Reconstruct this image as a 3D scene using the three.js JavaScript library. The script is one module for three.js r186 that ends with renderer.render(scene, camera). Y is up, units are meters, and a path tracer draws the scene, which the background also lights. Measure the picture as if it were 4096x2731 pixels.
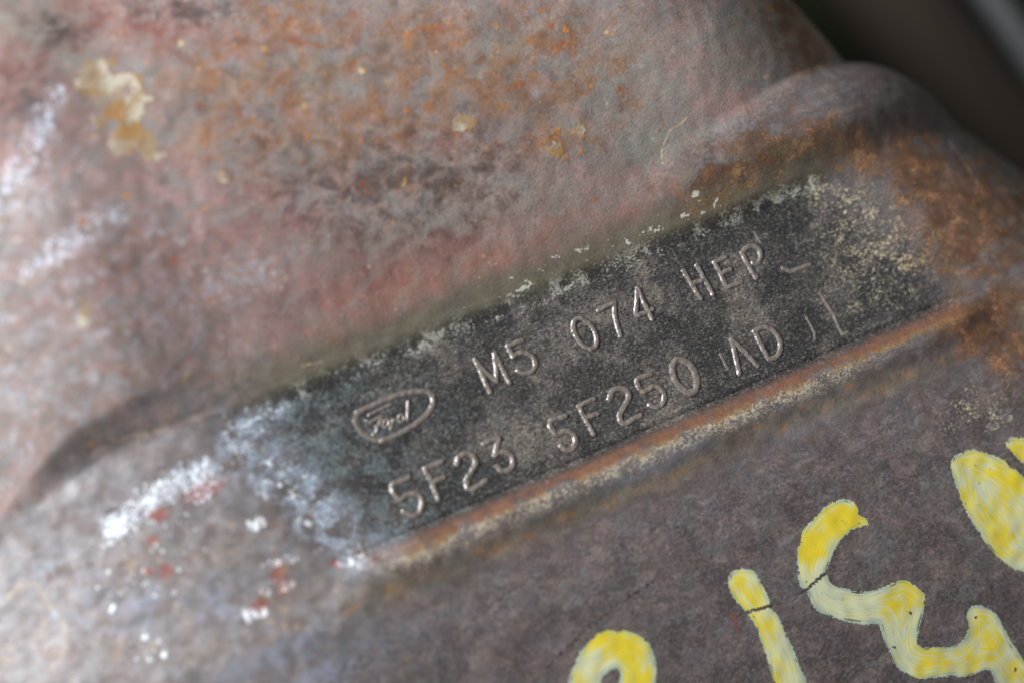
import * as THREE from 'three';
import { createNoise2D } from 'simplex-noise';
import { mergeGeometries } from 'three/addons/utils/BufferGeometryUtils.js';
import { RectAreaLightUniformsLib } from 'three/addons/lights/RectAreaLightUniformsLib.js';
RectAreaLightUniformsLib.init();

// ---------- camera, light, exposure ----------
const K = 7.5e-5;                        // metres per unit of the drawing plane (0.075 mm)
const scene = new THREE.Scene();
const camera = new THREE.PerspectiveCamera(22.179, 1024 / 682, 0.01, 20);
const DIST = 0.30, TILT = 14 * Math.PI / 180, dl = Math.hypot(0.75, 0.66);
camera.position.set(-DIST * Math.sin(TILT) * 0.75 / dl, DIST * Math.cos(TILT), DIST * Math.sin(TILT) * 0.66 / dl);
camera.up.set(0, 0, -1);
camera.lookAt(0, 0, 0);
camera.focus = 0.306;
camera.userData.fStop = 3.8;
scene.background = new THREE.Color().setRGB(0.165, 0.165, 0.165);   // dim surroundings
function areaLight(name, x, y, z, w, h, intensity, r, g, b) {
  const l = new THREE.RectAreaLight(new THREE.Color().setRGB(r, g, b), intensity, w, h);
  l.name = name; l.position.set(x, y, z); l.lookAt(0, 0, 0); scene.add(l);
  return l;
}
areaLight('window_light', -1.12, 0.54, -0.10, 1.00, 0.36, 39, 0.95, 0.99, 1.05);
const renderer = new THREE.WebGLRenderer({ antialias: true });
renderer.setSize(1024, 682);
renderer.toneMapping = THREE.LinearToneMapping;
renderer.toneMappingExposure = 1.15;
renderer.shadowMap.enabled = true;

// ---------- helpers ----------
function mulberry(a) { return () => { a |= 0; a = a + 0x6D2B79F5 | 0; let t = Math.imul(a ^ a >>> 15, 1 | a); t = t + Math.imul(t ^ t >>> 7, 61 | t) ^ t; return ((t ^ t >>> 14) >>> 0) / 4294967296; }; }
const N = [1, 2, 3, 4, 5, 6].map((s) => createNoise2D(mulberry(s * 977)));
const clamp = (x, a = 0, b = 1) => Math.min(b, Math.max(a, x));
const ss = (a, b, x) => { const t = clamp((x - a) / (b - a)); return t * t * (3 - 2 * t); };
const lerp = (a, b, t) => a + (b - a) * t;
const lin = (c) => { c /= 255; return c <= 0.04045 ? c / 12.92 : Math.pow((c + 0.055) / 1.055, 2.4); };
function fbm(n, x, y, o = 3) { let s = 0, a = 0.5, t = 0; for (let i = 0; i < o; i++) { s += a * n(x, y); t += a; x = x * 2.03 + 17.1; y = y * 2.03 - 9.7; a *= 0.5; } return s / t; }

// ---------- the pressed sheet: height over the drawing plane (units of K) ----------
const uOf = (X, Y) => (X - 1380) * 0.917 - (Y - 850) * 0.399, vOf = (X, Y) => -(X - 1380) * 0.399 - (Y - 850) * 0.917;
function roll(x, R, sm) {
  if (x <= 0) return 0;
  const xm = R * sm / Math.sqrt(1 + sm * sm);
  return x < xm ? R - Math.sqrt(R * R - x * x) : R - Math.sqrt(R * R - xm * xm) + sm * (x - xm);
}
const smax = (a, b, k) => { const h = Math.max(k - Math.abs(a - b), 0) / k; return Math.max(a, b) + h * h * k / 4; };
const plateLeft = (v) => -818 + (220 - v) * 0.36 - 10 * Math.sin((v + 180) / 400 * Math.PI);
function plateMask(u, v) {
  const ul = plateLeft(v);
  return ss(-186, -164, v) * ss(252, 200, v) * ss(ul - 100, ul + 70, u) * ss(940, 700, u - (220 - v) * 0.5 + 100);
}
function shellH(u, v) {
  let s = 141 - (v - 900) * (v - 900) / 2800;
  if (u < -600) s -= (u + 600) * (u + 600) / 6500;
  s -= roll(u + 0.45 * (v - 300) - 560, 610, 3);
  const vc = 262 - Math.pow(Math.max(0, -u - 1000) / 383, 2) * 145, w = ss(-720, -1050, u) * (0.35 + 0.65 * ss(-1420, -1150, u));
  return s + 48 * w * ss(vc - 10, vc + 80, v) - 70 * w * ss(vc + 10, vc - 60, v);
}
function bossH(u, v) {
  let b = 20 + 20 * Math.exp(-Math.pow((v + 222) / 46, 2)) * ss(-800, -640, u) * ss(1000, 850, u) - 6 * Math.exp(-Math.pow((v + 335) / 50, 2));
  b -= 22 * plateMask(u, v) + 8 * Math.exp(-Math.pow((v + 172) / 10, 2)) * ss(-700, -600, u) * ss(960, 800, u);
  b += (44 * ss(120, 620, u) + 8 * ss(550, 850, u)) * ss(225, 350, v) - 12 * ss(180, 260, v) * ss(500, 150, u);
  if (v < -380) b -= (v + 380) * (v + 380) / 5200;
  if (u < -800) b -= (u + 800) * (u + 800) / 2900;
  return b - roll(u + 0.65 * (v - 27) - 930, 500, 3) - roll(v - 365, 130, 3);
}
const BASE = -1500;
const bodyH = (u, v) => Math.max(BASE - 14, smax(shellH(u, v), bossH(u, v), 44));
const dents = (X, Y) => 2.2 * fbm(N[0], X / 260, Y / 260, 2) + 0.7 * N[1](X / 60, Y / 60);
const H = (X, Y) => { const u = uOf(X, Y), v = vOf(X, Y); return bodyH(u, v) + dents(X, Y) * (1 - 0.85 * plateMask(u, v)); };
const wx = (X) => (X - 1176) * K, wz = (Y) => (Y - 784) * K;

const GLYPHS = [   // name, stroke radius, relief, centre lines x,y,x,y...
  ['embossed_oval', 3.6, 0.9, [[823.3,955.2,852.1,940.7,882.5,926.2,919.2,912.0,953.1,904.4,977.8,903.8,991.8,911.8,995.0,928.2,987.4,946.9,972.1,964.2,950.7,981.6,923.2,997.5,898.8,1010.2,879.0,1017.3]]],
  ['embossed_arc', 3.2, 0.45, [[824.8,954.5,818.3,967.5,820.7,984.3,834.6,1000.8,856.1,1014.1,880.6,1017.9]]],
  ['embossed_script', 2.1, 0.75, [[843.4,973.1,852.6,976.9,863.2,969.6,876.2,963.2],[879.3,963.1,872.5,980.1,865.7,1000.1,859.6,1003.9],[849.3,959.8,873.6,947.0,898.0,935.4],[864.9,985.8,880.1,981.5],[894.6,979.7,892.1,984.7,888.3,987.2,884.7,986.3,882.5,982.3,882.7,976.8,885.2,971.8,889.0,969.3,892.6,970.2,894.8,974.2,894.6,979.7],[899.5,989.4,903.9,968.7],[903.3,974.9,907.6,970.2,913.7,969.4],[929.1,967.7,926.7,972.1,922.8,974.3,919.0,973.4,916.6,969.7,916.6,964.6,919.0,960.2,922.9,958.0,926.8,959.0,929.1,962.7,929.1,967.7],[937.9,927.0,937.4,948.0,936.4,968.9]]],
  ['embossed_letter', 3.3, 1.0, [[1091.1,827.7,1106.9,860.1,1125.9,901.8],[1091.1,827.7,1117.9,858.3,1141.5,876.4],[1141.5,876.4,1139.9,843.6,1136.7,812.3],[1136.7,812.3,1152.5,843.2,1171.5,878.8]]],
  ['embossed_digit', 3.3, 1.0, [[1200.0,780.5,1166.7,794.1,1179.4,818.9],[1179.4,818.9,1193.6,809.1,1212.7,810.1,1228.5,822.3,1231.7,837.9,1222.1,852.4,1206.2,855.9,1190.4,850.1]]],
  ['embossed_digit', 3.6, 1.0, [[941.0,1099.5,904.6,1118.2,920.1,1148.3,939.9,1137.5,958.2,1135.7,970.6,1147.7,970.7,1167.4,958.5,1182.7,943.3,1182.8,931.1,1175.4]]],
  ['embossed_letter', 3.6, 1.0, [[977.7,1079.1,993.3,1109.3,1008.9,1147.2],[977.7,1079.1,997.6,1069.6,1016.1,1063.2],[994.8,1109.3,1019.4,1098.3]]],
  ['embossed_digit', 3.8, 1.0, [[1050.1,1067.2,1056.2,1050.2,1071.7,1042.2,1088.8,1049.6,1093.5,1064.9,1084.3,1083.5,1073.5,1102.0,1075.1,1120.4,1084.3,1123.3,1116.9,1104.5]]],
  ['embossed_digit', 3.6, 1.0, [[1112.1,1019.9,1130.8,1010.3,1146.4,1006.9],[1146.4,1006.9,1141.8,1030.2,1137.1,1045.7],[1137.1,1045.7,1155.8,1037.7,1174.6,1045.0,1179.3,1061.9,1171.5,1077.5,1154.3,1080.8,1141.8,1071.8]]],
  ['embossed_digit', 3.3, 1.0, [[1339.6,724.5,1357.7,736.0,1372.7,755.0,1377.2,772.9,1372.5,789.5,1361.8,795.8,1345.2,788.8,1330.2,771.3,1321.8,750.6,1322.8,734.1,1328.9,726.4,1339.6,724.5]]],
  ['embossed_digit', 3.3, 1.0, [[1382.3,705.1,1400.7,693.9,1420.6,685.7],[1420.6,685.7,1420.4,711.4,1426.2,738.3,1434.2,763.6]]],
  ['embossed_digit', 3.3, 1.0, [[1476.3,648.9,1474.4,679.3,1474.0,712.6,1491.0,707.5,1511.1,697.8],[1476.3,648.9,1491.3,681.7,1510.8,720.5]]],
  ['embossed_letter', 3.3, 1.0, [[1588.4,603.5,1608.2,635.0,1629.4,667.9],[1621.5,588.5,1639.6,621.6,1659.3,656.1],[1609.8,633.4,1636.5,623.2]]],
  ['embossed_digit', 3.7, 1.0, [[1302.1,953.1,1266.1,967.1,1279.4,994.8,1301.9,987.0,1318.3,992.5,1325.7,1008.6,1319.5,1024.8,1304.5,1031.0,1291.2,1022.4]]],
  ['embossed_letter', 3.3, 1.0, [[1333.7,928.8,1348.6,958.0,1367.8,993.0],[1333.7,928.8,1368.5,911.7],[1350.1,955.0,1377.3,945.6]]],
  ['embossed_digit', 3.8, 1.0, [[1406.3,910.8,1414.1,891.3,1435.4,884.9,1450.5,893.4,1451.9,908.3,1439.5,929.4,1430.1,950.4,1437.5,966.5,1478.7,947.8]]],
  ['embossed_digit', 3.5, 1.0, [[1504.5,850.2,1472.2,866.0,1487.1,892.5,1508.7,880.1,1527.0,882.6,1537.5,897.3,1534.1,916.8,1518.7,927.6,1502.0,922.0]]],
  ['embossed_digit', 4.8, 1.0, [[1572.6,814.7,1592.6,820.2,1609.3,838.4,1616.6,865.3,1612.5,885.0,1597.5,891.4,1579.2,882.8,1564.2,863.7,1558.4,839.8,1561.1,822.3,1572.6,814.7]]],
  ['embossed_letter', 3.3, 1.0, [[1664.6,579.6,1679.4,606.7,1694.1,638.5],[1664.6,579.6,1692.0,565.8],[1679.4,606.7,1703.2,595.4],[1694.1,638.5,1729.7,625.7]]],
  ['embossed_letter', 3.7, 1.0, [[1733.7,553.7,1748.4,583.3,1767.9,612.7],[1733.7,553.7,1747.0,540.4,1763.8,536.7,1777.8,547.3,1779.8,563.5,1772.3,576.6,1760.4,578.2]]],
  ['embossed_dash', 3.0, 0.6, [[1834.0,587.0,1854.2,595.1,1901.4,576.3]]],
  ['embossed_stroke', 2.2, 0.45, [[1765.7,503.5,1779.5,526.3]]],
  ['embossed_stroke', 2.4, 0.5, [[1674.4,798.1,1692.4,832.8]]],
  ['embossed_letter', 3.6, 1.0, [[1703.2,763.1,1710.8,793.7,1721.3,843.5],[1703.2,763.1,1736.6,792.9,1765.2,823.0]]],
  ['embossed_letter', 3.6, 1.0, [[1760.2,742.0,1774.8,771.3,1792.8,806.2],[1760.2,742.0,1780.5,732.1,1799.4,735.0,1815.6,749.4,1824.5,772.1,1819.1,792.9,1807.0,803.5,1792.8,806.2]]],
  ['embossed_stroke', 2.0, 0.5, [[1890.6,705.6,1901.9,726.0,1909.8,742.0,1909.3,755.8]]],
  ['embossed_digit', 2.6, 0.55, [[1925.8,646.5,1944.2,673.7,1960.3,698.7,1971.3,728.5],[1971.3,728.5,1980.2,742.2,1992.4,737.2]]],
];
const NUMERALS = [   // outline, hole
  ['painted_stroke', [1675,1325,1682,1304,1702,1294,1728,1297,1749,1307,1768,1341,1782,1372,1808,1416,1839,1477,1878,1559,1903,1611,1883,1673,1837,1658,1809,1603,1789,1558,1762,1477,1735,1419,1710,1392,1686,1362], []],
  ['painted_digit', [1983,1137,1961,1131,1934,1138,1912,1154,1878,1186,1856,1214,1845,1248,1844,1293,1850,1337,1867,1351,1882,1385,1916,1406,1968,1421,2018,1429,2048,1428,2056,1447,2073,1482,2093,1520,2125,1544,2161,1555,2223,1550,2283,1551,2342,1536,2360,1563,2400,1618,2477,1608,2499,1576,2463,1537,2434,1504,2415,1479,2380,1433,2362,1402,2326,1381,2290,1379,2274,1405,2281,1433,2258,1468,2208,1475,2157,1472,2159,1433,2170,1392,2173,1357,2153,1339,2111,1319,2061,1335,2005,1347,1967,1340,1933,1327,1922,1306,1930,1282,1944,1251,1967,1226,1993,1205,2027,1196,2023,1177,2001,1170,1998,1149], []],
  ['painted_stroke', [2230,1044,2242,1026,2273,1012,2319,1015,2370,1034,2422,1072,2479,1125,2528,1192,2554,1262,2532,1320,2471,1324,2425,1310,2383,1292,2334,1250,2295,1202,2264,1153,2241,1093], []],
  ['painted_dab', [2373,998,2385,981,2424,978,2490,987,2524,1028,2489,1065,2422,1049,2395,1025], []],
  ['painted_digit', [1299,1554,1312,1509,1336,1473,1364,1446,1402,1435,1444,1438,1483,1456,1504,1490,1512,1527,1509,1556,1506,1600,1479,1653,1430,1682,1360,1671,1310,1631,1296,1591], [1382,1555,1392,1536,1410,1526,1420,1539,1417,1555,1410,1579,1390,1592,1379,1576]],
];
const RUST = [[680,109,150,80,10], [925,164,260,110,-10], [811,339,230,110,15], [1178,215,220,110,-15], [1027,275,240,90,-10], [973,90,100,50,-20], [1265,335,80,40,0], [550,307,160,120,20], [1226,112,110,70,0], [624,224,160,90,10]];
const DARKSPOT = [[882,430,260,70,-10], [786,484,220,90,0], [144,150,60,40,0], [412,93,120,30,0], [983,452,140,60,0], [90,329,80,70,0]];
const RED = [[62,320,120,120,0], [121,414,120,60,-30], [301,129,200,60,0], [623,143,60,30,0], [1930,209,80,20,-8], [1660,318,70,16,-22], [657,679,300,60,-22], [891,628,260,60,-24], [815,708,240,45,-22], [603,766,180,40,-24], [410,647,250,100,-10], [1040,571,120,60,-20]];
const GREY = [[1437,175,170,120,0], [1499,317,170,120,0], [1125,140,110,50,-20], [987,537,300,50,-15], [1242,471,180,70,-15], [98,144,160,70,0], [1712,85,120,120,0], [701,219,120,60,0]];
const CRUST = [[226,237,50,32,-15], [260,280,70,34,-30], [307,321,40,55,10], [352,401,28,32,0], [293,302,50,40,-30], [310,384,50,34,0], [245,361,24,26,0], [205,269,30,18,0], [1038,304,34,20,0], [507,459,14,9,30], [1316,302,16,13,0], [1256,351,30,22,0], [227,770,12,28,10], [221,743,8,12,0]];
const SHEEN_DUST = [[135,335,26,60,25], [107,415,30,70,25], [83,482,25,70,20], [253,576,70,22,-35], [191,626,70,26,-35], [138,664,50,16,-30], [57,511,20,60,15]];  // dust streaks mixed with painted bluish-white highlights on the shell
const PINK = [[435,533,220,110,0], [690,509,200,70,-10], [320,701,200,130,0], [268,489,160,80,0], [1291,420,130,50,0], [1655,176,140,110,0], [979,356,90,40,0], [616,598,140,70,0]];
const WHITE = [[443,1131,75,55,-25], [387,1122,60,40,-40], [333,1188,90,40,-40], [306,1207,45,35,-30], [572,1013,60,50,30], [650,1099,100,60,40], [748,1203,90,55,45], [816,1280,50,28,40], [690,1156,90,60,40], [427,1207,90,110,0], [365,1328,110,90,0], [605,1205,24,12,-25], [600,1403,30,14,-20], [654,1290,34,10,-10], [655,1347,34,10,-15], [379,1478,40,40,0], [573,1043,60,60,30], [489,1093,50,30,0], [600,973,80,22,-30], [307,1263,60,100,0]];
const OXIDE = [[654,1309,26,30,0], [664,1347,20,30,20], [618,1384,28,22,-20], [411,1310,20,24,0], [389,1188,24,16,0], [481,1140,60,30,-30], [381,1244,16,12,0], [374,1310,20,10,0], [777,1289,18,14,0], [1696,1422,8,30,-15]];
const TAN = [[432,1394,240,130,-10], [370,1468,200,110,0], [665,1384,240,60,-20], [290,1300,140,80,-40], [522,1272,160,70,-30], [620,1440,220,50,-25], [174,1469,100,120,0]];  // tan patches, also painting in some of the light on the left end
const BLUE = [[630,1012,70,60,30], [571,984,60,40,-20], [525,1375,40,50,0], [708,1068,60,60,30], [358,1394,50,50,0], [668,1487,160,40,-25], [809,1516,180,40,-25], [1498,1078,120,30,-24], [1872,948,120,30,-24]];
const OLIVE = [[1146,1249,220,22,-23], [1449,1128,260,20,-23], [1871,938,220,26,-23], [902,1346,120,30,-23], [2092,860,140,24,-20]];
const GRIT = [[2056,520,110,120,45], [2110,582,70,110,45], [1981,427,60,40,45], [1927,397,30,40,-40], [2045,446,80,40,20], [2289,908,90,40,-30], [2354,938,40,24,0]];
const RIGHT_RUST = [[1822,309,140,44,-15], [1716,375,130,36,-20], [1996,293,150,50,10], [2193,343,110,90,40], [2335,446,120,160,50], [2218,452,30,160,-20], [2354,663,90,40,-20], [2315,718,110,60,0], [1636,447,70,24,-22], [2399,767,80,60,0]];
const FLAKES = [[1583,475,26,10,-20], [1612,424,20,9,-30], [1657,441,12,26,20], [1510,513,50,14,-20], [1447,542,26,12,0], [1637,467,20,8,0], [1198,664,40,14,-30], [1124,609,16,7,-10], [1177,640,12,5,0], [1279,586,14,6,-10], [1342,562,40,8,-20], [1791,1228,0,0,0], [1914,377,20,16,0], [1871,400,50,14,-20], [1717,1227,16,8,-20]];
const PALE_LIT = [[104,755,160,220,0], [276,768,220,180,0], [89,978,120,160,0], [431,739,200,130,-10], [216,914,180,120,-20], [99,556,120,140,0], [317,599,180,90,-10], [561,675,140,60,-20], [148,432,90,110,0]];  // left-facing shell lightened: side light and its haze painted into the colour
const BROWN = [[1863,-61,60,90,0], [1926,48,55,90,-30], [1968,171,60,50,0], [1832,-151,80,60,0], [2426,339,120,70,35], [2308,281,90,40,20], [2417,574,50,120,0]];
const LIT_END = [[334,1235,240,120,-30], [207,1338,170,140,-40], [537,1140,180,90,-20], [579,1300,220,90,-22], [452,1431,260,110,-20], [211,1468,180,120,0], [732,1412,160,50,-22]];  // brightness of the lit left end, painted into the lower pressing
const CORE = [[451,1098,50,22,-32], [415,1131,60,26,-35], [369,1160,50,22,-35], [324,1197,48,26,-35], [301,1216,26,24,0], [476,1121,28,40,0]];
const YELLOW = [1709,1331,1728,1365,1750,1433,1765,1464,1811,1545,1967,1164,1934,1185,1893,1227,1867,1262,1949,1192,1885,1244,2005,1181,2092,1333,2157,1357,2100,1381,2181,1486,2240,1503,2320,1426,2358,1469,2300,1511,2168,1545,2402,1540,2269,1039,2323,1052,2377,1080,2396,1108,2275,1128,2322,1173,2361,1208,2381,1243,2448,1168,1392,1453,1364,1469,1448,1496,1462,1533,1441,1466,1312,1542,1477,1566,2398,999,2423,1020,2478,1019];   // where the yellow coat lies thickest
const CRACKS = [[1836,1374,1903,1317,1925,1304],[1704,1408,1743,1392,1786,1382],[1247,1527,1326,1451,1417,1383,1499,1329],[268,1188,332,1169]];
const SCRATCHES = [[2296,237,2320,285,2351,362],[1582,252,1540,284,1522,330,1525,359],[693,856,741,844]];
const TIDEMARKS = [[208,1022,254,1006,300,1031,327,1017,402,1002,445,881],[306,875,352,882,381,917],[57,1384,94,1342,132,1337,152,1366],[162,1384,196,1422,202,1478,189,1506]];
// ---------- what the steel is covered with: rust, oxide, soot, dust, painted sheen and shading ----------
const X0 = -150, X1 = 2700, Y0 = -320, Y1 = 1680;
const TW = 1920, TH = 1348, PX = (X1 - X0) / TW, PY = (Y1 - Y0) / TH, TN = TW * TH;
const AL = -0.41, CA = Math.cos(AL), SA = Math.sin(AL);     // the sheet's long axis on the drawing plane
const warpX = new Float32Array(TN), warpY = new Float32Array(TN);
for (let j = 0; j < TH; j++) for (let i = 0; i < TW; i++) {
  const X = i * PX, Y = j * PY, k = j * TW + i;
  warpX[k] = 26 * N[0](X / 95, Y / 95) + 9 * N[1](X / 31, Y / 31); warpY[k] = 26 * N[2](X / 95, Y / 95) + 9 * N[3](X / 31, Y / 31);
}
function field(n, sx, sy, oct, warp = 1, coarse = false) {   // coarse: worked out at half size, then filled in
  const a = new Float32Array(TN), at = (i, j) => {
    const k = j * TW + i, X = X0 + i * PX + warpX[k] * warp, Y = Y0 + j * PY + warpY[k] * warp, p = (X * CA + Y * SA) / sx, q = (-X * SA + Y * CA) / sy;
    return oct > 1 ? fbm(n, p, q, oct) : n(p, q);
  };
  if (!coarse) { for (let j = 0, k = 0; j < TH; j++) for (let i = 0; i < TW; i++, k++) a[k] = at(i, j); return a; }
  for (let j = 0; j < TH; j += 2) for (let i = 0; i < TW; i += 2) a[j * TW + i] = at(i, j);
  for (let j = 0; j < TH; j += 2) for (let i = 1; i < TW; i += 2) { const k = j * TW + i; a[k] = i + 1 < TW ? (a[k - 1] + a[k + 1]) / 2 : a[k - 1]; }
  for (let j = 1; j < TH; j += 2) for (let i = 0; i < TW; i++) { const k = j * TW + i; a[k] = j + 1 < TH ? (a[k - TW] + a[k + TW]) / 2 : a[k - TW]; }
  return a;
}
const nA = field(N[0], 300, 220, 2, 1, true), nB = field(N[1], 170, 130, 4, 1, true), nC = field(N[2], 95, 72, 5, 0.6, true), nD = field(N[3], 17, 13, 2, 0.15), nE = field(N[4], 6.4, 5.4, 1, 0), nP = field(N[5], 125, 95, 5, 0.6, true), nQ = field(N[0], 62, 48, 4, 0.5, true), nS = field(N[3], 330, 26, 4, 0.35, true);
const rnd = mulberry(4242), nF = new Float32Array(TN), nG = new Float32Array(TN);
for (let k = 0; k < TN; k++) nF[k] = rnd() * 2 - 1;         // finest grain
for (let j = 1; j < TH - 1; j++) for (let i = 1; i < TW - 1; i++) { const k = j * TW + i; nG[k] = (nF[k] * 2 + nF[k - 1] * 1.6 + nF[k + 1] * 1.6 + nF[k - TW] + nF[k + TW] + nF[k - TW + 1] * 1.3 + nF[k + TW - 1] * 1.3) / 3.6; }
function blobMask(list) {
  const a = new Float32Array(TN);
  for (const [x, y, rx, ry, rot] of list) {
    if (!rx) continue;
    const R = Math.max(rx, ry) * 1.9, c = Math.cos(rot * Math.PI / 180), s = Math.sin(rot * Math.PI / 180);
    const i0 = clamp(Math.floor((x - R - X0) / PX), 0, TW - 1), i1 = clamp(Math.ceil((x + R - X0) / PX), 0, TW - 1), j0 = clamp(Math.floor((y - R - Y0) / PY), 0, TH - 1), j1 = clamp(Math.ceil((y + R - Y0) / PY), 0, TH - 1);
    for (let j = j0; j <= j1; j++) for (let i = i0; i <= i1; i++) {
      const k = j * TW + i, dx = X0 + (i + 0.5) * PX - x, dy = Y0 + (j + 0.5) * PY - y;
      const p = (dx * c + dy * s) / rx, q = (-dx * s + dy * c) / ry;
      const m = 1.2 - Math.sqrt(p * p + q * q) * 0.75 + 0.42 * nC[k] + 0.2 * nD[k];
      if (m > a[k]) a[k] = m;
    }
  }
  for (let k = 0; k < TN; k++) a[k] = clamp(a[k]);
  return a;
}
function lineMask(lines, w) {
  const a = new Float32Array(TN);
  for (const l of lines) for (let n = 0; n + 3 < l.length; n += 2) {
    const [ax, ay, bx, by] = l.slice(n, n + 4), len = Math.hypot(bx - ax, by - ay), steps = Math.ceil(len);
    for (let t = 0; t <= steps; t++) {
      const wob = 2.2 * N[0]((ax + t) / 60, ay / 60 + t / 60), x = lerp(ax, bx, t / steps) + wob, y = lerp(ay, by, t / steps) + wob * 0.6, r = w * (0.6 + 0.7 * N[1](x / 18, y / 18));
      for (let dy = -4; dy <= 4; dy++) for (let dx = -4; dx <= 4; dx++) {
        const i = Math.round((x - X0) / PX) + dx, j = Math.round((y - Y0) / PY) + dy;
        if (i < 0 || j < 0 || i >= TW || j >= TH) continue;
        const d = Math.hypot(X0 + (i + 0.5) * PX - x, Y0 + (j + 0.5) * PY - y), m = clamp(1.4 - d / Math.max(r, 0.3));
        if (m > a[j * TW + i]) a[j * TW + i] = m;
      }
    }
  }
  return a;
}
const steelMaps = (() => {
  const M = {};
  for (const [n, l] of Object.entries({ RUST, DARKSPOT, RED, GREY, CRUST, SHEEN_DUST, PINK, WHITE, OXIDE, TAN, BLUE, OLIVE, GRIT, RIGHT_RUST, FLAKES, PALE_LIT, BROWN, CORE, LIT_END })) M[n] = blobMask(l);
  const cracks = lineMask(CRACKS, 3.4), scratches = lineMask(SCRATCHES, 2.4), tides = lineMask(TIDEMARKS, 6);
  const C = new Float32Array(TN * 3), R = new Float32Array(TN), Z = new Float32Array(TN), bossAt = new Float32Array(TN), plateAt = new Float32Array(TN);
  let c0, c1, c2;
  const mix = (r, g, b, a) => { a = clamp(a); c0 += (r - c0) * a; c1 += (g - c1) * a; c2 += (b - c2) * a; };
  for (let j = 0, k = 0; j < TH; j++) for (let i = 0; i < TW; i++, k++) {
    const X = X0 + (i + 0.5) * PX, Y = Y0 + (j + 0.5) * PY, u = uOf(X, Y), v = vOf(X, Y);
    const a = nA[k], b = nB[k], c = nC[k], d = nD[k], e = nE[k], g = nG[k], p = nP[k], q = nQ[k], sr = nS[k], wob = 9 * c + 5 * d;
    const plate = plateAt[k] = plateMask(u + 3 * wob, v + 0.6 * wob) * ss(plateLeft(v) - 20, plateLeft(v) + 130, u + 70 * b + 40 * c + 20 * g) * ss(980, 700, u + 0.5 * v + 90 * b + 50 * c + 25 * g), boss = bossAt[k] = ss(-25, 25, bossH(u, v) - shellH(u, v) + wob * 2);
    let r = 0.43;
    // oxidised shell: layered films of pink, blue-grey, brown and tan
    c0 = 138 + 12 * b; c1 = 126 + 12 * b; c2 = 120 + 12 * b;
    mix(160, 128, 122, 0.5 * ss(-0.4, 0.7, p + 0.2 * q)); mix(128, 132, 135, 0.45 * ss(-0.3, 0.7, -p + 0.4 * b));
    mix(124, 103, 90, 0.28 * ss(-0.2, 0.7, c - 0.3 * p)); mix(154, 145, 137, 0.26 * ss(-0.2, 0.7, -c + 0.4 * q)); mix(106, 94, 91, 0.24 * ss(-0.1, 0.8, q + 0.5 * c)); mix(112, 104, 100, 0.2 * ss(-0.1, 0.6, sr));
    mix(170, 132, 128, 0.7 * M.PINK[k] * ss(-0.3, 0.5, c + 0.5 * q)); mix(136, 134, 126, 0.8 * M.GREY[k] * (0.8 + 0.4 * b));
    mix(128, 86, 79, M.RED[k] * (0.5 + 0.6 * c + 0.3 * q) * (v > 260 && v < 560 ? 0.7 : 1));
    mix(120, 97, 80, 0.6 * M.RUST[k] * ss(-0.5, 0.5, b + 0.6 * c)); mix(130, 101, 80, 0.6 * M.RUST[k] * ss(-0.1, 0.5, p + 0.4 * q)); mix(96, 88, 85, 0.5 * M.RUST[k] * ss(-0.1, 0.7, -p + 0.4 * q)); mix(154, 110, 70, 0.55 * M.RUST[k] * ss(0.2, 0.7, q + 0.4 * p + 0.25 * d)); mix(128, 74, 50, 0.4 * M.RUST[k] * ss(0.2, 0.7, c + 0.35 * d)); mix(146, 130, 124, 0.35 * M.RUST[k] * ss(0.1, 0.6, -q + 0.3 * c));
    mix(170, 165, 163, 0.5 * M.PALE_LIT[k] * ss(-0.5, 0.5, c + 0.4 * q)); mix(166, 176, 187, 0.42 * M.PALE_LIT[k] * ss(-0.1, 0.6, q + 0.5 * p)); mix(96, 74, 52, 0.85 * M.BROWN[k] * (0.8 + 0.5 * c));
    mix(104, 92, 88, 0.16 * ss(-0.2, 0.8, d + 0.3 * c));
    mix(72, 67, 66, 0.62 * M.DARKSPOT[k] * ss(-0.45, 0.55, q + 0.5 * c + 0.3 * d));
    // lower pressing: darker scale with black grain
    if (boss > 0) {
      const s0 = c0, s1 = c1, s2 = c2;
      c0 = 97 + 10 * b + 12 * sr; c1 = 90 + 9 * b + 12 * sr; c2 = 87 + 9 * b + 12 * sr;
      mix(132, 131, 132, 0.72 * M.LIT_END[k] * (0.8 + 0.4 * c)); mix(138, 149, 164, 0.55 * M.LIT_END[k] * ss(-0.1, 0.6, q + 0.5 * p));
      mix(116, 97, 91, 0.35 * ss(-0.2, 0.6, p + 0.5 * sr)); mix(98, 102, 108, 0.35 * ss(-0.1, 0.6, -p + 0.5 * sr));
      mix(140, 130, 120, 0.5 * M.TAN[k] * (0.7 + 0.6 * b));
      mix(126, 134, 150, 0.7 * M.BLUE[k] * (0.7 + 0.6 * c));
      mix(122, 110, 88, 0.75 * M.OLIVE[k] * (0.8 + 0.5 * c)); mix(160, 110, 78, 0.5 * ss(0.5, 0.8, M.OLIVE[k] * 0.45 + 0.7 * c));
      mix(126, 118, 113, 0.3 * ss(-0.1, 0.6, q + 0.6 * sr)); mix(76, 70, 69, 0.35 * ss(-0.1, 0.6, -q + 0.6 * sr));
      const gr = 0.8 * (1 - 0.9 * M.TAN[k]) * ss(-290, -380, v + 40 * b) + 0.2;
      mix(58, 52, 51, 0.7 * gr * ss(-0.5, 0.9, b + 0.5 * c + 0.4 * d)); mix(44, 41, 42, 0.6 * gr * ss(0.0, 0.7, d * 0.5 + g * 0.45)); mix(140, 131, 128, 0.5 * gr * ss(0.3, 0.95, e * 0.35 + g * 0.6 + 0.3 * c));
      const ru = M.RIGHT_RUST[k];
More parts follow.
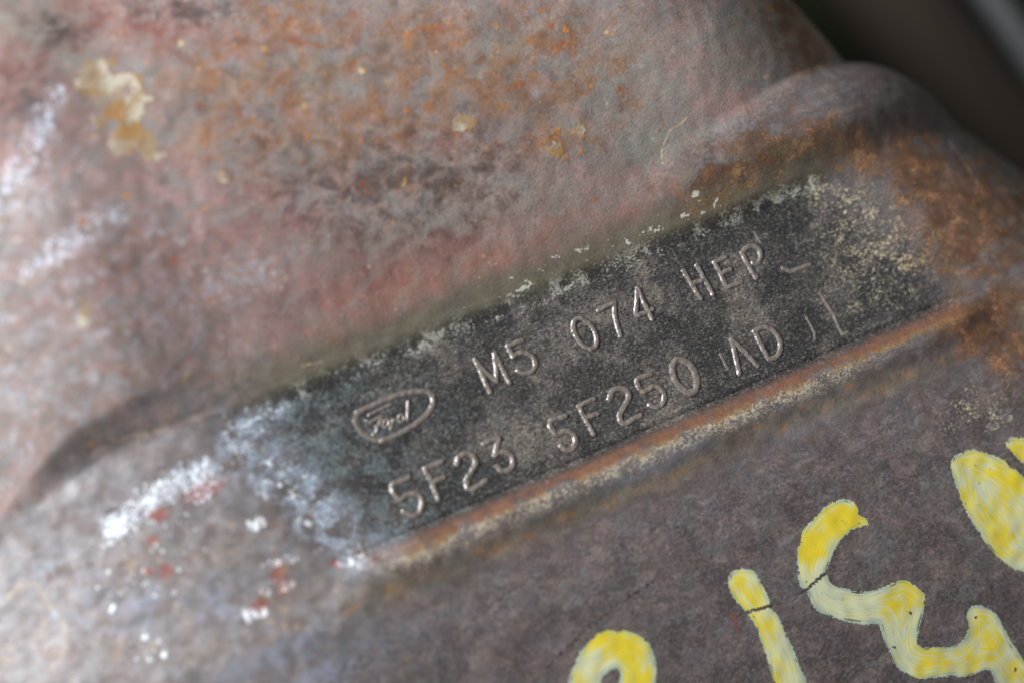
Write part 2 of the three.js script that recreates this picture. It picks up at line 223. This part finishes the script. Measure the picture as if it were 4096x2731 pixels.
      mix(90, 69, 54, 0.85 * ss(0.1, 0.8, ru + 0.3 * c)); mix(120, 92, 68, 0.5 * ru * ss(0.0, 0.5, q + 0.4 * c)); mix(128, 72, 48, 0.5 * ru * ss(0.1, 0.5, p)); mix(74, 50, 40, 0.75 * ru * ss(0.1, 0.5, -p)); mix(170, 156, 128, 0.5 * ru * ss(0.25, 0.7, p + g * 0.3));
      mix(118, 70, 62, 0.8 * ss(0.36, 0.6, M.OXIDE[k] * 0.7 + 0.2 * d));
      c0 = lerp(s0, c0, boss); c1 = lerp(s1, c1, boss); c2 = lerp(s2, c2, boss); r = lerp(r, 0.46, boss);
    }
    // fold above the label: shading painted in, olive at the bottom, reddish above
    mix(94, 89, 74, 0.8 * ss(370, 240, v + wob * 4) * ss(208, 232, v + wob) * ss(-900, -650, u + 60 * b) * ss(900, 600, u + 20 * c));
    mix(146, 110, 99, 0.55 * ss(268, 330, v + wob * 2) * ss(450, 350, v + wob * 6) * ss(-760, -450, u + 60 * b) * ss(460, 200, u + 100 * b) * (0.75 + 0.7 * c));
    // orange seam and pale lime line along the lower lip
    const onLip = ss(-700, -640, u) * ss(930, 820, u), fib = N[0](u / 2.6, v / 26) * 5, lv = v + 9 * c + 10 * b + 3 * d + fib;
    mix(84, 66, 58, 0.85 * onLip * ss(-160, -170, lv) * ss(-212, -196, lv));
    mix(116, 82, 62, 0.7 * onLip * ss(-180, -190, lv) * ss(-214, -203, lv) * ss(-0.6, 0.2, c + 0.5 * b));
    mix(130, 108, 76, 0.5 * onLip * ss(-196, -203, lv) * ss(-224, -210, lv) * ss(-0.4, 0.3, b + 0.6 * c));
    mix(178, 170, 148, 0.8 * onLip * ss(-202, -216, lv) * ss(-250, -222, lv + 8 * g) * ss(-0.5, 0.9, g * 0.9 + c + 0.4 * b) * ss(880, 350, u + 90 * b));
    // blackened label field
    if (plate > 0) {
      const s0 = c0, s1 = c1, s2 = c2, warm = ss(-0.7, 0.75, a + 0.7 * b + 0.35 - Math.abs(u - 40) / 900 - Math.abs(v + 10) / 500);
      c0 = 52 + 54 * warm; c1 = 51 + 48 * warm; c2 = 50 + 43 * warm;
      mix(36, 36, 37, 0.5 * ss(-0.3, 0.7, b * 0.7 + q * 0.5)); mix(108, 99, 91, 0.4 * warm * ss(-0.4, 0.6, c));
      mix(144, 141, 132, 0.42 * ss(0.2, 1.1, g * 0.9 + 0.3 * d)); mix(24, 24, 25, 0.5 * ss(0.2, 1.0, -g * 0.8 - d * 0.3));
      mix(112, 128, 130, 0.4 * ss(-250, -650, u + 200 * b) * ss(-0.3, 0.5, c + 0.3 * g));
      c0 = lerp(s0, c0, plate); c1 = lerp(s1, c1, plate); c2 = lerp(s2, c2, plate); r = lerp(r, 0.44, plate);
    }
    // pale dust caught on the upper edge and at the ends of the label
    mix(146, 155, 164, 0.5 * ss(plateLeft(v) - 90, plateLeft(v) + 10, u + 40 * c) * ss(plateLeft(v) + 190, plateLeft(v) + 20, u + 60 * b + 50 * c) * ss(-235, -190, v) * ss(240, 190, v) * ss(-0.7, 0.5, c + 0.3 * q + 0.25 * g));
    const edge = ss(194, 212, v + wob) * ss(252, 226, v + wob) * ss(-860, -780, u) * ss(760, 600, u);
    mix(180, 179, 168, 0.75 * edge * ss(-0.1, 0.5, c + q * 0.35 + g * 0.3 + 0.5 * b));
    mix(186, 175, 144, 0.8 * M.GRIT[k] * ss(0.15, 1.0, g * 0.8 + e * 0.2 + 0.6 * c));
    mix(206, 214, 224, 0.75 * ss(-1000, -850, u) * ss(0.4, 1.0, M.WHITE[k]) * ss(0.15, 0.8, g * 0.4 + c * 0.6 + 0.4 * d + 0.1)); mix(150, 160, 172, 0.45 * ss(0.3, 0.9, M.WHITE[k]) * ss(-0.3, 0.4, c) * ss(-1000, -860, u));
    const sheenDust = M.SHEEN_DUST[k] * ss(0.0, 0.5, e * 0.5 + d * 0.6 + 0.3 * c);
    mix(214, 220, 230, sheenDust * 0.85); r = lerp(r, 0.8, sheenDust);
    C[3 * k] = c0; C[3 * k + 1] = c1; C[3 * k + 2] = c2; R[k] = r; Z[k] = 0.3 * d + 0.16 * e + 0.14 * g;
  }
  // individual spots: irregular outlines, many sizes
  function spot(x, y, r, col, alpha, lift, rgh, stretch = 1) {
    const seed = rnd() * 100, turn = rnd() * 6.28, ct = Math.cos(turn), st = Math.sin(turn), R1 = r * 1.6;
    const i0 = Math.max(0, Math.floor((x - R1 - X0) / PX)), i1 = Math.min(TW - 1, Math.ceil((x + R1 - X0) / PX)), j0 = Math.max(0, Math.floor((y - R1 - Y0) / PY)), j1 = Math.min(TH - 1, Math.ceil((y + R1 - Y0) / PY));
    for (let j = j0; j <= j1; j++) for (let i = i0; i <= i1; i++) {
      const dx = X0 + (i + 0.5) * PX - x, dy = Y0 + (j + 0.5) * PY - y, p = (dx * ct + dy * st) / stretch, q = -dx * st + dy * ct, d = Math.hypot(p, q) + 1e-4;
      const edge = r * (1 + 0.3 * N[0](p / d * 1.1 + seed, q / d * 1.1)), k = j * TW + i;
      const m = alpha * clamp((edge - d) / Math.max(1.4, r * 0.55) + 0.25) * (0.8 + 0.3 * nG[k]);
      if (m <= 0) continue;
      const t = Math.min(1, m);
      for (let n = 0; n < 3; n++) C[3 * k + n] += (col[n] - C[3 * k + n]) * t;
      Z[k] += lift * t; if (rgh) R[k] += (rgh - R[k]) * t;
    }
  }
  const pick = (l) => l[Math.floor(rnd() * l.length)];
  const scatter = (n, from, rMin, rMax, cols, aMin, aMax, lift, rgh, where, stretch = 1.6) => {
    for (let t = 0, tries = 0; t < n && tries < n * 60; tries++) {
      let x = lerp(-60, 2560, rnd()), y = lerp(-220, 1640, rnd());
      if (from) {                                          // inside one of the listed patches, denser towards its middle
        const [bx, by, rx, ry, rot] = pick(from), m = Math.pow(rnd(), 0.7) * 1.15, w = rnd() * 6.283, p = Math.cos(w) * m * rx, q = Math.sin(w) * m * ry, c = Math.cos(rot * Math.PI / 180), s = Math.sin(rot * Math.PI / 180);
        x = bx + p * c - q * s; y = by + p * s + q * c;
      }
      if (x < X0 + 4 || y < Y0 + 4 || x > X1 - 4 || y > Y1 - 4) continue;
      const k = Math.floor((y - Y0) / PY) * TW + Math.floor((x - X0) / PX);
      if (where && !where(k)) continue;
      spot(x, y, rMin * Math.pow(rMax / rMin, Math.pow(rnd(), 1.8)), pick(cols), lerp(aMin, aMax, rnd()), lift, rgh, lerp(1, stretch, rnd())); t++;
    }
  };
  const onShell = (k) => bossAt[k] < 0.4, onBoss = (k) => bossAt[k] > 0.6 && plateAt[k] < 0.3;
  scatter(3000, null, 2.5, 12, [[168, 136, 132], [112, 98, 98], [150, 120, 114], [136, 138, 140], [100, 86, 84], [172, 158, 156], [146, 104, 98]], 0.12, 0.4, 0.15, 0, onShell);
  scatter(620, RUST, 2.2, 12, [[112, 82, 62], [140, 94, 62], [124, 74, 44], [156, 108, 70], [92, 76, 68], [168, 130, 104], [150, 126, 118], [84, 76, 74]], 0.12, 0.5, 0.5, 0.65, onShell, 2.2);
  scatter(150, RUST, 2, 8, [[172, 108, 58], [160, 92, 48], [186, 132, 72], [140, 66, 42], [176, 146, 92]], 0.3, 0.85, 0.7, 0.7, onShell);
  scatter(160, DARKSPOT, 2.5, 12, [[66, 60, 60], [82, 74, 72], [60, 58, 60]], 0.15, 0.5, -0.3, 0, onShell);
  scatter(120, null, 2.5, 8, [[178, 116, 62], [190, 134, 78], [150, 84, 50], [206, 186, 148]], 0.5, 0.9, 0.7, 0.7, onShell);
  scatter(2600, null, 1.4, 4.5, [[92, 78, 74], [78, 70, 68], [112, 84, 66], [168, 152, 148], [150, 110, 84]], 0.2, 0.6, -0.35, 0, onShell);
  scatter(1500, null, 1.3, 4, [[64, 58, 57], [132, 122, 116], [54, 50, 50], [110, 92, 82]], 0.2, 0.6, -0.3, 0, onBoss);
  scatter(900, CORE, 1.3, 4.6, [[222, 228, 234], [206, 213, 222]], 0.45, 0.95, 0.6, 0.9, onBoss, 1.5);
  scatter(500, PALE_LIT, 2, 7, [[196, 196, 198], [184, 194, 206], [176, 164, 160], [206, 202, 196]], 0.2, 0.6, 0.3, 0.6, onShell);
  scatter(120, SHEEN_DUST, 3, 10, [[214, 220, 230], [196, 200, 210]], 0.4, 0.9, 0.3, 0.8, onShell);
  scatter(3200, null, 2.5, 12, [[122, 108, 106], [78, 70, 72], [134, 120, 114], [96, 92, 98], [112, 88, 80], [66, 60, 62]], 0.12, 0.4, 0.12, 0, onBoss);
  scatter(420, TAN, 3, 16, [[164, 148, 134], [134, 121, 116], [128, 132, 144], [156, 132, 110], [112, 102, 102]], 0.15, 0.5, 0.1, 0, onBoss);
  scatter(620, WHITE, 1.5, 5.2, [[222, 226, 230], [210, 215, 220], [226, 226, 216]], 0.5, 0.95, 0.8, 0.9, (k) => plateAt[k] < 0.8, 1.5);
  scatter(16, WHITE, 5, 8, [[236, 240, 242], [228, 230, 226]], 0.85, 1, 1.0, 0.9, onBoss, 2);
  scatter(260, RIGHT_RUST, 2.5, 12, [[126, 88, 60], [98, 66, 46], [80, 58, 48], [136, 104, 74], [70, 62, 60]], 0.3, 0.7, 0.4, 0.7, onBoss);
  scatter(700, null, 2, 9, [[86, 80, 74], [112, 106, 98], [44, 43, 43], [98, 92, 86]], 0.15, 0.45, 0, 0, (k) => plateAt[k] > 0.8, 2.2);
  scatter(60, GRIT, 1.6, 5, [[204, 194, 164], [186, 178, 154]], 0.5, 0.9, 0.5, 0.8, null, 2);
  const colour = new Uint8Array(TN * 4), rough = new Uint8Array(TN * 4), relief = new Float32Array(TN * 4);
  for (let j = 0, k = 0; j < TH; j++) for (let i = 0; i < TW; i++, k++) {
    const X = X0 + (i + 0.5) * PX, Y = Y0 + (j + 0.5) * PY, u = uOf(X, Y), v = vOf(X, Y), c = nC[k], d = nD[k], e = nE[k], g = nG[k];
    c0 = C[3 * k]; c1 = C[3 * k + 1]; c2 = C[3 * k + 2];
    let z = Z[k], r = R[k];
    const cr = ss(0.45, 0.6, M.CRUST[k] * 0.9 + 0.25 * c + 0.15 * nQ[k]);
    if (cr > 0) { mix(152, 133, 102, cr * 0.65); mix(190, 187, 174, cr * 0.75 * ss(0.0, 0.45, nP[k] + 0.5 * nQ[k])); mix(150, 112, 68, 0.7 * cr * ss(0.0, 0.5, -nP[k] + 0.3 * c)); z += cr * (0.7 + 0.4 * nQ[k]); r = lerp(r, 0.8, cr); }
    const fl = ss(0.66, 0.78, M.FLAKES[k] * 0.8 + 0.35 * nQ[k] + 0.2 * d + 0.08 * g);
    if (fl > 0) { mix(178, 180, 168, fl * 0.85); z += fl * 0.9; r = lerp(r, 0.75, fl); }
    const ff = ss(0.55, 0.62, d * 0.7 + c * 0.45) * ss(330, 250, v) * ss(190, 215, v) * ss(-500, -100, u) * ss(700, 600, u);
    mix(190, 186, 152, ff * 0.85);
    mix(42, 35, 34, cracks[k] * 0.8 * ss(-0.5, 0.1, c + 0.5 * d)); z -= cracks[k] * 1.2;
    mix(190, 172, 144, scratches[k] * 0.8); mix(190, 168, 130, tides[k] * 0.3 * ss(-0.6, 0.3, c + 0.4 * d));
    const lum = 0.3 * c0 + 0.59 * c1 + 0.11 * c2; c0 = lum + (c0 - lum) * 1.25; c1 = lum + (c1 - lum) * 1.25; c2 = lum + (c2 - lum) * 1.25;
    const grain = 1 + (0.035 + 0.06 * plateAt[k]) * g + 0.02 * nF[k];
    colour[4 * k] = clamp(c0 * grain, 4, 250); colour[4 * k + 1] = clamp(c1 * grain, 4, 250); colour[4 * k + 2] = clamp(c2 * grain, 4, 250); colour[4 * k + 3] = 255;
    rough[4 * k] = rough[4 * k + 1] = rough[4 * k + 2] = clamp(r + 0.1 * c + 0.08 * e + 0.05 * g, 0.25, 1) * 255; rough[4 * k + 3] = 255;
    relief[4 * k] = relief[4 * k + 1] = relief[4 * k + 2] = z * 0.2 + 0.5; relief[4 * k + 3] = 1;
  }
  return { colour, rough, relief };
})();
function texture(data, type, srgb) {
  const t = new THREE.DataTexture(data, TW, TH, THREE.RGBAFormat, type);
  if (srgb) t.colorSpace = THREE.SRGBColorSpace;
  t.wrapS = t.wrapT = THREE.MirroredRepeatWrapping; t.magFilter = t.minFilter = THREE.LinearFilter; t.needsUpdate = true;
  return t;
}
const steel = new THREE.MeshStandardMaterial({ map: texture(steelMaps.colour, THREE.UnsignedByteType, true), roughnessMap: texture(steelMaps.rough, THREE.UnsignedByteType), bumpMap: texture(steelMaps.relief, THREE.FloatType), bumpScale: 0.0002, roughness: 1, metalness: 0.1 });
steel.name = 'oxidised_steel';

// ---------- objects ----------
function add(parent, name, geometry, material) {
  const m = new THREE.Mesh(geometry, material);
  m.name = name; m.castShadow = m.receiveShadow = true; parent.add(m);
  return m;
}
const GY = BASE * K;                                      // the ground lies this far below the label
const converter = new THREE.Group();
converter.name = 'exhaust_converter'; converter.position.set(0, GY, 0); scene.add(converter);
converter.userData = { label: 'rusted pressed steel exhaust converter with embossed label field and yellow painted numbers', category: 'exhaust converter' };

// the sheet: one grid, cut into shell, lower pressing and label field
const STEP = 3.4, GW = Math.round((X1 - X0) / STEP), GH = Math.round((Y1 - Y0) / STEP);
const grid = new Float32Array((GW + 1) * (GH + 1));
for (let j = 0; j <= GH; j++) for (let i = 0; i <= GW; i++) grid[j * (GW + 1) + i] = H(X0 + i * STEP, Y0 + j * STEP);
const regionOf = (u, v) => plateMask(u, v) > 0.5 ? 2 : bossH(u, v) > shellH(u, v) ? 1 : 0;
const regions = new Uint8Array(GW * GH);
for (let j = 0; j < GH; j++) for (let i = 0; i < GW; i++) { const X = X0 + (i + 0.5) * STEP, Y = Y0 + (j + 0.5) * STEP; regions[j * GW + i] = regionOf(uOf(X, Y), vOf(X, Y)); }
function piece(region) {
  const at = new Int32Array((GW + 1) * (GH + 1)).fill(-1), pos = [], nor = [], uv = [], idx = [];
  const hgt = (i, j) => grid[clamp(j, 0, GH) * (GW + 1) + clamp(i, 0, GW)];
  const vert = (i, j) => {
    const id = j * (GW + 1) + i;
    let n = at[id];
    if (n < 0) {
      n = at[id] = pos.length / 3;
      pos.push(wx(X0 + i * STEP), (hgt(i, j) - BASE) * K, wz(Y0 + j * STEP));
      const nx = (hgt(i - 1, j) - hgt(i + 1, j)) / (2 * STEP), nz = (hgt(i, j - 1) - hgt(i, j + 1)) / (2 * STEP), l = Math.hypot(nx, 1, nz);
      nor.push(nx / l, 1 / l, nz / l);
      uv.push((i * STEP) / (X1 - X0), (j * STEP) / (Y1 - Y0));
    }
    return n;
  };
  for (let j = 0; j < GH; j++) for (let i = 0; i < GW; i++) {
    if (Math.max(hgt(i, j), hgt(i + 1, j), hgt(i, j + 1), hgt(i + 1, j + 1)) < BASE - 6) continue;
    if (regions[j * GW + i] !== region) continue;
    const a = vert(i, j), b = vert(i + 1, j), c = vert(i, j + 1), d = vert(i + 1, j + 1);
    idx.push(a, c, b, b, c, d);
  }
  // the sheet turns down to the ground at its outer edges
  const side = (list) => {
    for (let n = 0; n + 1 < list.length; n++) {
      const [i, j] = list[n], [i2, j2] = list[n + 1], X = X0 + (i + i2) / 2 * STEP, Y = Y0 + (j + j2) / 2 * STEP;
      if (regionOf(uOf(X, Y), vOf(X, Y)) !== region) continue;
      const p = pos.length / 3;
      for (const [a, b] of [[i, j], [i2, j2]]) for (const low of [0, 1]) {
        pos.push(wx(X0 + a * STEP), low ? -0.0005 : (hgt(a, b) - BASE) * K, wz(Y0 + b * STEP));
        nor.push(i === i2 ? (i ? 1 : -1) : 0, 0, j === j2 ? (j ? 1 : -1) : 0); uv.push(a * STEP / (X1 - X0), b * STEP / (Y1 - Y0));
      }
      idx.push(p, p + 1, p + 2, p + 2, p + 1, p + 3);
    }
  };
  const row = (j) => Array.from({ length: GW + 1 }, (_, i) => [i, j]), col = (i) => Array.from({ length: GH + 1 }, (_, j) => [i, j]);
  if (region === 1) side(row(0)); side(row(GH)); side(col(0)); side(col(GW));
  const g = new THREE.BufferGeometry();
  g.setAttribute('position', new THREE.Float32BufferAttribute(pos, 3));
  g.setAttribute('normal', new THREE.Float32BufferAttribute(nor, 3));
  g.setAttribute('uv', new THREE.Float32BufferAttribute(uv, 2));
  g.setIndex(idx);
  return g;
}
function shellRest() {                                     // the shell runs on beyond the fine grid, to its far end
  const n = 60, m = 110, y0 = -1900, pos = [], nor = [], uv = [], idx = [];
  const x = (i) => X0 + (X1 - X0) * i / m, y = (j) => lerp(y0, Y0, j / n);
  for (let j = 0; j <= n; j++) for (let i = 0; i <= m; i++) {
    const X = x(i), Y = y(j), e = 6, nx = (H(X - e, Y) - H(X + e, Y)) / (2 * e), nz = (H(X, Y - e) - H(X, Y + e)) / (2 * e), l = Math.hypot(nx, 1, nz);
    pos.push(wx(X), (j ? H(X, Y) - BASE : -8) * K, wz(Y)); nor.push(nx / l, 1 / l, nz / l); uv.push((X - X0) / (X1 - X0), (Y - Y0) / (Y1 - Y0));
  }
  for (let j = 0; j < n; j++) for (let i = 0; i < m; i++) { const a = j * (m + 1) + i, b = a + 1, c = a + m + 1, d = c + 1; idx.push(a, c, b, b, c, d); }
  for (let j = 0; j < n; j++) {                            // left side wall
    const p = pos.length / 3;
    for (const k of [j, j + 1]) for (const low of [0, 1]) { pos.push(wx(X0), low ? -0.0005 : (H(X0, y(k)) - BASE) * K, wz(y(k))); nor.push(-1, 0, 0); uv.push(0, (y(k) - Y0) / (Y1 - Y0)); }
    idx.push(p, p + 1, p + 2, p + 2, p + 1, p + 3);
  }
  const g = new THREE.BufferGeometry();
  g.setAttribute('position', new THREE.Float32BufferAttribute(pos, 3)); g.setAttribute('normal', new THREE.Float32BufferAttribute(nor, 3)); g.setAttribute('uv', new THREE.Float32BufferAttribute(uv, 2)); g.setIndex(idx);
  return g;
}
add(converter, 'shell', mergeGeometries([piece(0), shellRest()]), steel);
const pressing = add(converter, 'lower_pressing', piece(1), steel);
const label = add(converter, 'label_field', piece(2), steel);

// a raised patch that follows the sheet: lift(X, Y) in units of K, or NaN where there is none
function patch(x0, x1, y0, y1, step, lift, tint) {
  const w = Math.ceil((x1 - x0) / step), h = Math.ceil((y1 - y0) / step), L = new Float32Array((w + 1) * (h + 1));
  for (let j = 0; j <= h; j++) for (let i = 0; i <= w; i++) L[j * (w + 1) + i] = lift(x0 + i * step, y0 + j * step);
  const at = new Map(), pos = [], nor = [], col = [], idx = [];
  const top = (X, Y, l) => H(X, Y) + (Number.isNaN(l) ? -0.6 : l);
  const get = (i, j) => L[clamp(j, 0, h) * (w + 1) + clamp(i, 0, w)];
  const vert = (i, j) => {
    const id = j * (w + 1) + i;
    let n = at.get(id);
    if (n === undefined) {
      n = pos.length / 3; at.set(id, n);
      const X = x0 + i * step, Y = y0 + j * step;
      pos.push(wx(X), (top(X, Y, get(i, j)) - BASE) * K, wz(Y));
      const nx = (top(X - step, Y, get(i - 1, j)) - top(X + step, Y, get(i + 1, j))) / (2 * step), nz = (top(X, Y - step, get(i, j - 1)) - top(X, Y + step, get(i, j + 1))) / (2 * step), l = Math.hypot(nx, 1, nz);
      nor.push(nx / l, 1 / l, nz / l);
      col.push(...tint(X, Y, get(i, j)));
    }
    return n;
  };
  for (let j = 0; j < h; j++) for (let i = 0; i < w; i++) {
    if ([get(i, j), get(i + 1, j), get(i, j + 1), get(i + 1, j + 1)].some(Number.isNaN)) continue;
    const a = vert(i, j), b = vert(i + 1, j), c = vert(i, j + 1), d = vert(i + 1, j + 1);
    idx.push(a, c, b, b, c, d);
  }
  const g = new THREE.BufferGeometry();
  g.setAttribute('position', new THREE.Float32BufferAttribute(pos, 3));
  g.setAttribute('normal', new THREE.Float32BufferAttribute(nor, 3));
  g.setAttribute('color', new THREE.Float32BufferAttribute(col, 3));
  g.setIndex(idx);
  return g;
}
function segDist(x, y, ax, ay, bx, by) {
  const dx = bx - ax, dy = by - ay, t = clamp(((x - ax) * dx + (y - ay) * dy) / (dx * dx + dy * dy || 1));
  return [Math.hypot(x - ax - t * dx, y - ay - t * dy), t];
}
function smooth(l) {                                       // rounded centre line through the given points
  const p = []; for (let i = 0; i < l.length; i += 2) p.push(new THREE.Vector3(l[i], l[i + 1], 0));
  if (p.length < 5) return l;
  const closed = p[0].distanceTo(p[p.length - 1]) < 0.5; if (closed) p.pop();
  const c = new THREE.CatmullRomCurve3(p, closed, 'centripetal'), o = [];
  for (const q of c.getPoints(p.length * 5)) o.push(q.x, q.y);
  return o;
}
const worn = new THREE.MeshStandardMaterial({ vertexColors: true, roughness: 0.34, metalness: 0.35 });
worn.name = 'worn_steel';
for (const [name, r, relief0, strokes] of GLYPHS) {
  const lines = strokes.map(smooth);
  let x0 = 1e9, x1 = -1e9, y0 = 1e9, y1 = -1e9;
  for (const l of lines) for (let i = 0; i < l.length; i += 2) { x0 = Math.min(x0, l[i]); x1 = Math.max(x1, l[i]); y0 = Math.min(y0, l[i + 1]); y1 = Math.max(y1, l[i + 1]); }
  const R = r * 2.45;
  const dist = (X, Y) => { let m = 1e9; for (const l of lines) for (let i = 0; i + 3 < l.length; i += 2) { const d = segDist(X, Y, l[i], l[i + 1], l[i + 2], l[i + 3])[0]; if (d < m) m = d; } return m; };
  const lift = (X, Y) => {
    const d = dist(X, Y) + 0.5 * N[2](X / 9, Y / 9);
    if (d > R) return NaN;
    const t = d / R;
    return 4.1 * relief0 * (0.85 + 0.25 * N[3](X / 22, Y / 22)) * Math.pow(1 - t * t * t, 1.9) - 0.5;
  };
  const tint = (X, Y, l) => {
    const t = clamp((l + 0.5) / (4.4 * relief0)), n = N[4](X / 5, Y / 5), o = ss(0.45, 0.8, N[5](X / 9, Y / 9));
    const soot = 1 - ss(0.12, 0.5, t + 0.2 * n);
    const c = [124 + 13 * n, 116 + 12 * n, 109 + 12 * n];
    return [lin(lerp(lerp(c[0], 150, o * 0.5), 52, soot)), lin(lerp(lerp(c[1], 96, o * 0.5), 49, soot)), lin(lerp(lerp(c[2], 66, o * 0.5), 47, soot))];
  };
  add(label, name, patch(x0 - R - 2, x1 + R + 2, y0 - R - 2, y1 + R + 2, 0.9, lift, tint), worn);
}
// yellow paint, brushed on by hand over a pale coat
const paint = new THREE.MeshStandardMaterial({ vertexColors: true, roughness: 0.68, metalness: 0 });
paint.name = 'brushed_paint';
for (const [name, outline, hole] of NUMERALS) {
  const loops = [outline, hole].filter((l) => l.length).map((l) => {
    const p = []; for (let i = 0; i < l.length; i += 2) p.push(new THREE.Vector3(l[i], l[i + 1], 0));
    const o = []; for (const q of new THREE.CatmullRomCurve3(p, true, 'centripetal').getPoints(p.length * 4)) o.push(q.x, q.y);
    return o;
  });
  let x0 = 1e9, x1 = -1e9, y0 = 1e9, y1 = -1e9;
  for (let i = 0; i < loops[0].length; i += 2) { x0 = Math.min(x0, loops[0][i]); x1 = Math.max(x1, loops[0][i]); y0 = Math.min(y0, loops[0][i + 1]); y1 = Math.max(y1, loops[0][i + 1]); }
  const seen = new Map();
  const look = (X, Y) => {                                 // [depth inside the outline, length along it]
    const key = Math.round(X * 10) * 100003 + Math.round(Y * 10);
    if (seen.has(key)) return seen.get(key);
    let best = 1e9, along = 0, s = 0, inside = false;
    for (const l of loops) for (let i = 0; i + 3 < l.length; i += 2) {
      const ax = l[i], ay = l[i + 1], bx = l[i + 2], by = l[i + 3], len = Math.hypot(bx - ax, by - ay), [d, t] = segDist(X, Y, ax, ay, bx, by);
      if (d < best) { best = d; along = s + t * len; }
      s += len;
      if ((ay > Y) !== (by > Y) && X < (bx - ax) * (Y - ay) / (by - ay) + ax) inside = !inside;
    }
    const o = [inside ? best : -best, along]; seen.set(key, o);
    return o;
  };
  const total = (() => { let s = 0; const l = loops[0]; for (let i = 0; i + 3 < l.length; i += 2) s += Math.hypot(l[i + 2] - l[i], l[i + 3] - l[i + 1]); return s; })();
  const brush = ([d, s]) => s < total / 2 ? [d, s] : [95 - d, total - s];   // across and along the stroke
  const lift = (X, Y) => {
    const o = look(X, Y), d = o[0], [x, l] = brush(o), bristle = N[1](x / 3, l / 60), end = Math.max(0, N[4](o[1] / 60, 7)), rag = 2 + 1.6 * N[2](X / 7, Y / 7) + 1.5 * N[3](o[1] / 16, 2) + 5 * end * (0.6 + N[5](o[1] / 4.5, 3)) + 2.5 * bristle * end;
    if (d < rag) return NaN;
    for (const c of CRACKS) for (let i = 0; i + 3 < c.length; i += 2) if (segDist(X + 3 * N[0](X / 14, Y / 14), Y, c[i], c[i + 1], c[i + 2], c[i + 3])[0] < 3 + 2.5 * N[1](X / 9, Y / 9)) return NaN;
    if (fbm(N[4], X / 44, Y / 44, 2) > 0.8) return NaN;
    if (d < 12 && bristle * 0.6 + N[5](x / 7, l / 120) * 0.6 > 0.5 + d * 0.03) return NaN;   // dry brush
    return 0.14 + 0.08 * bristle;
  };
  const tint = (X, Y) => {
    const o = look(X, Y), d = o[0], [x, l] = brush(o), fine = N[1](x / 3, l / 80), soft = 0.6 * fbm(N[0], X / 60, Y / 60, 5) + 0.5 * N[2](x / 8, l / 150);
    let thick = 0; for (let i = 0; i < YELLOW.length; i += 2) { const q = ((X - YELLOW[i]) ** 2 + (Y - YELLOW[i + 1]) ** 2) / 1500; if (q < 9) thick += Math.exp(-q); }
    const y = ss(0.1, 0.95, thick * 0.5 + 0.7 * soft + 0.3 * fine - 0.25 * ss(12, 0, d)), gap = ss(0.05, 0.7, 0.75 * ss(20, 2, d) - 0.25 * thick + 0.55 * fine - 0.35 * soft), dirt = ss(0.5, 0.85, fbm(N[4], X / 44, Y / 44, 3));
    let c = [180 + 14 * y, 180 - 8 * y, 142 - 112 * y];
    c = [lerp(c[0], 130, 0.8 * gap), lerp(c[1], 146, 0.8 * gap), lerp(c[2], lerp(138, 64, y), 0.8 * gap)];
    return [lin(lerp(c[0], 112, 0.5 * dirt)), lin(lerp(c[1], 104, 0.5 * dirt)), lin(lerp(c[2], 68, 0.5 * dirt))];
  };
  add(pressing, name, patch(x0 - 4, x1 + 4, y0 - 4, y1 + 4, 1.15, lift, tint), paint);
}

// ---------- behind: dark pipe and the ground ----------
function plain(r, g, b, roughness, metalness = 0) { const m = new THREE.MeshStandardMaterial({ roughness, metalness }); m.color.setRGB(r, g, b); return m; }
function pipe(name, label, radius, wall, [ax, ay, bx, by], material) {
  const o = new THREE.Group(), len = Math.hypot(bx - ax, by - ay), r = radius;
  o.name = name; o.userData = { label, category: 'pipe' }; scene.add(o);
  o.position.set((wx(ax) + wx(bx)) / 2, GY + r * K, (wz(ay) + wz(by)) / 2);
  const turn = new THREE.Quaternion().setFromUnitVectors(new THREE.Vector3(0, 1, 0), new THREE.Vector3(bx - ax, 0, by - ay).normalize());
  add(o, 'tube', new THREE.LatheGeometry([[r - wall, -len / 2], [r, -len / 2], [r, len / 2], [r - wall, len / 2], [r - wall, -len / 2]].map(([x, y]) => new THREE.Vector2(x * K, y * K)), 64), material).quaternion.copy(turn);
  const seam = add(o, 'weld_seam', new THREE.CylinderGeometry(r * 0.06 * K, r * 0.06 * K, len * K, 8).translate(0, 0, 0), material);
  seam.quaternion.copy(turn); seam.position.set(0, r * K * 0.996, 0);
}
pipe('rusted_pipe', 'thick dark brown rusted pipe behind the converter', 180, 22, [1967, -1607, 4010, 1172], plain(0.05, 0.035, 0.022, 0.8, 0));
pipe('steel_pipe', 'thin grey steel pipe beside the thick rusted one', 80, 10, [2845, -1027, 3496, -56], plain(0.22, 0.22, 0.225, 0.5, 0.2));
const ground = add(scene, 'ground', new THREE.PlaneGeometry(4, 4, 1, 1).rotateX(-Math.PI / 2), plain(0.026, 0.036, 0.012, 0.95));
ground.position.y = GY; ground.userData = { kind: 'structure', label: 'dark green ground in shade behind the converter', category: 'ground' };

renderer.render(scene, camera);
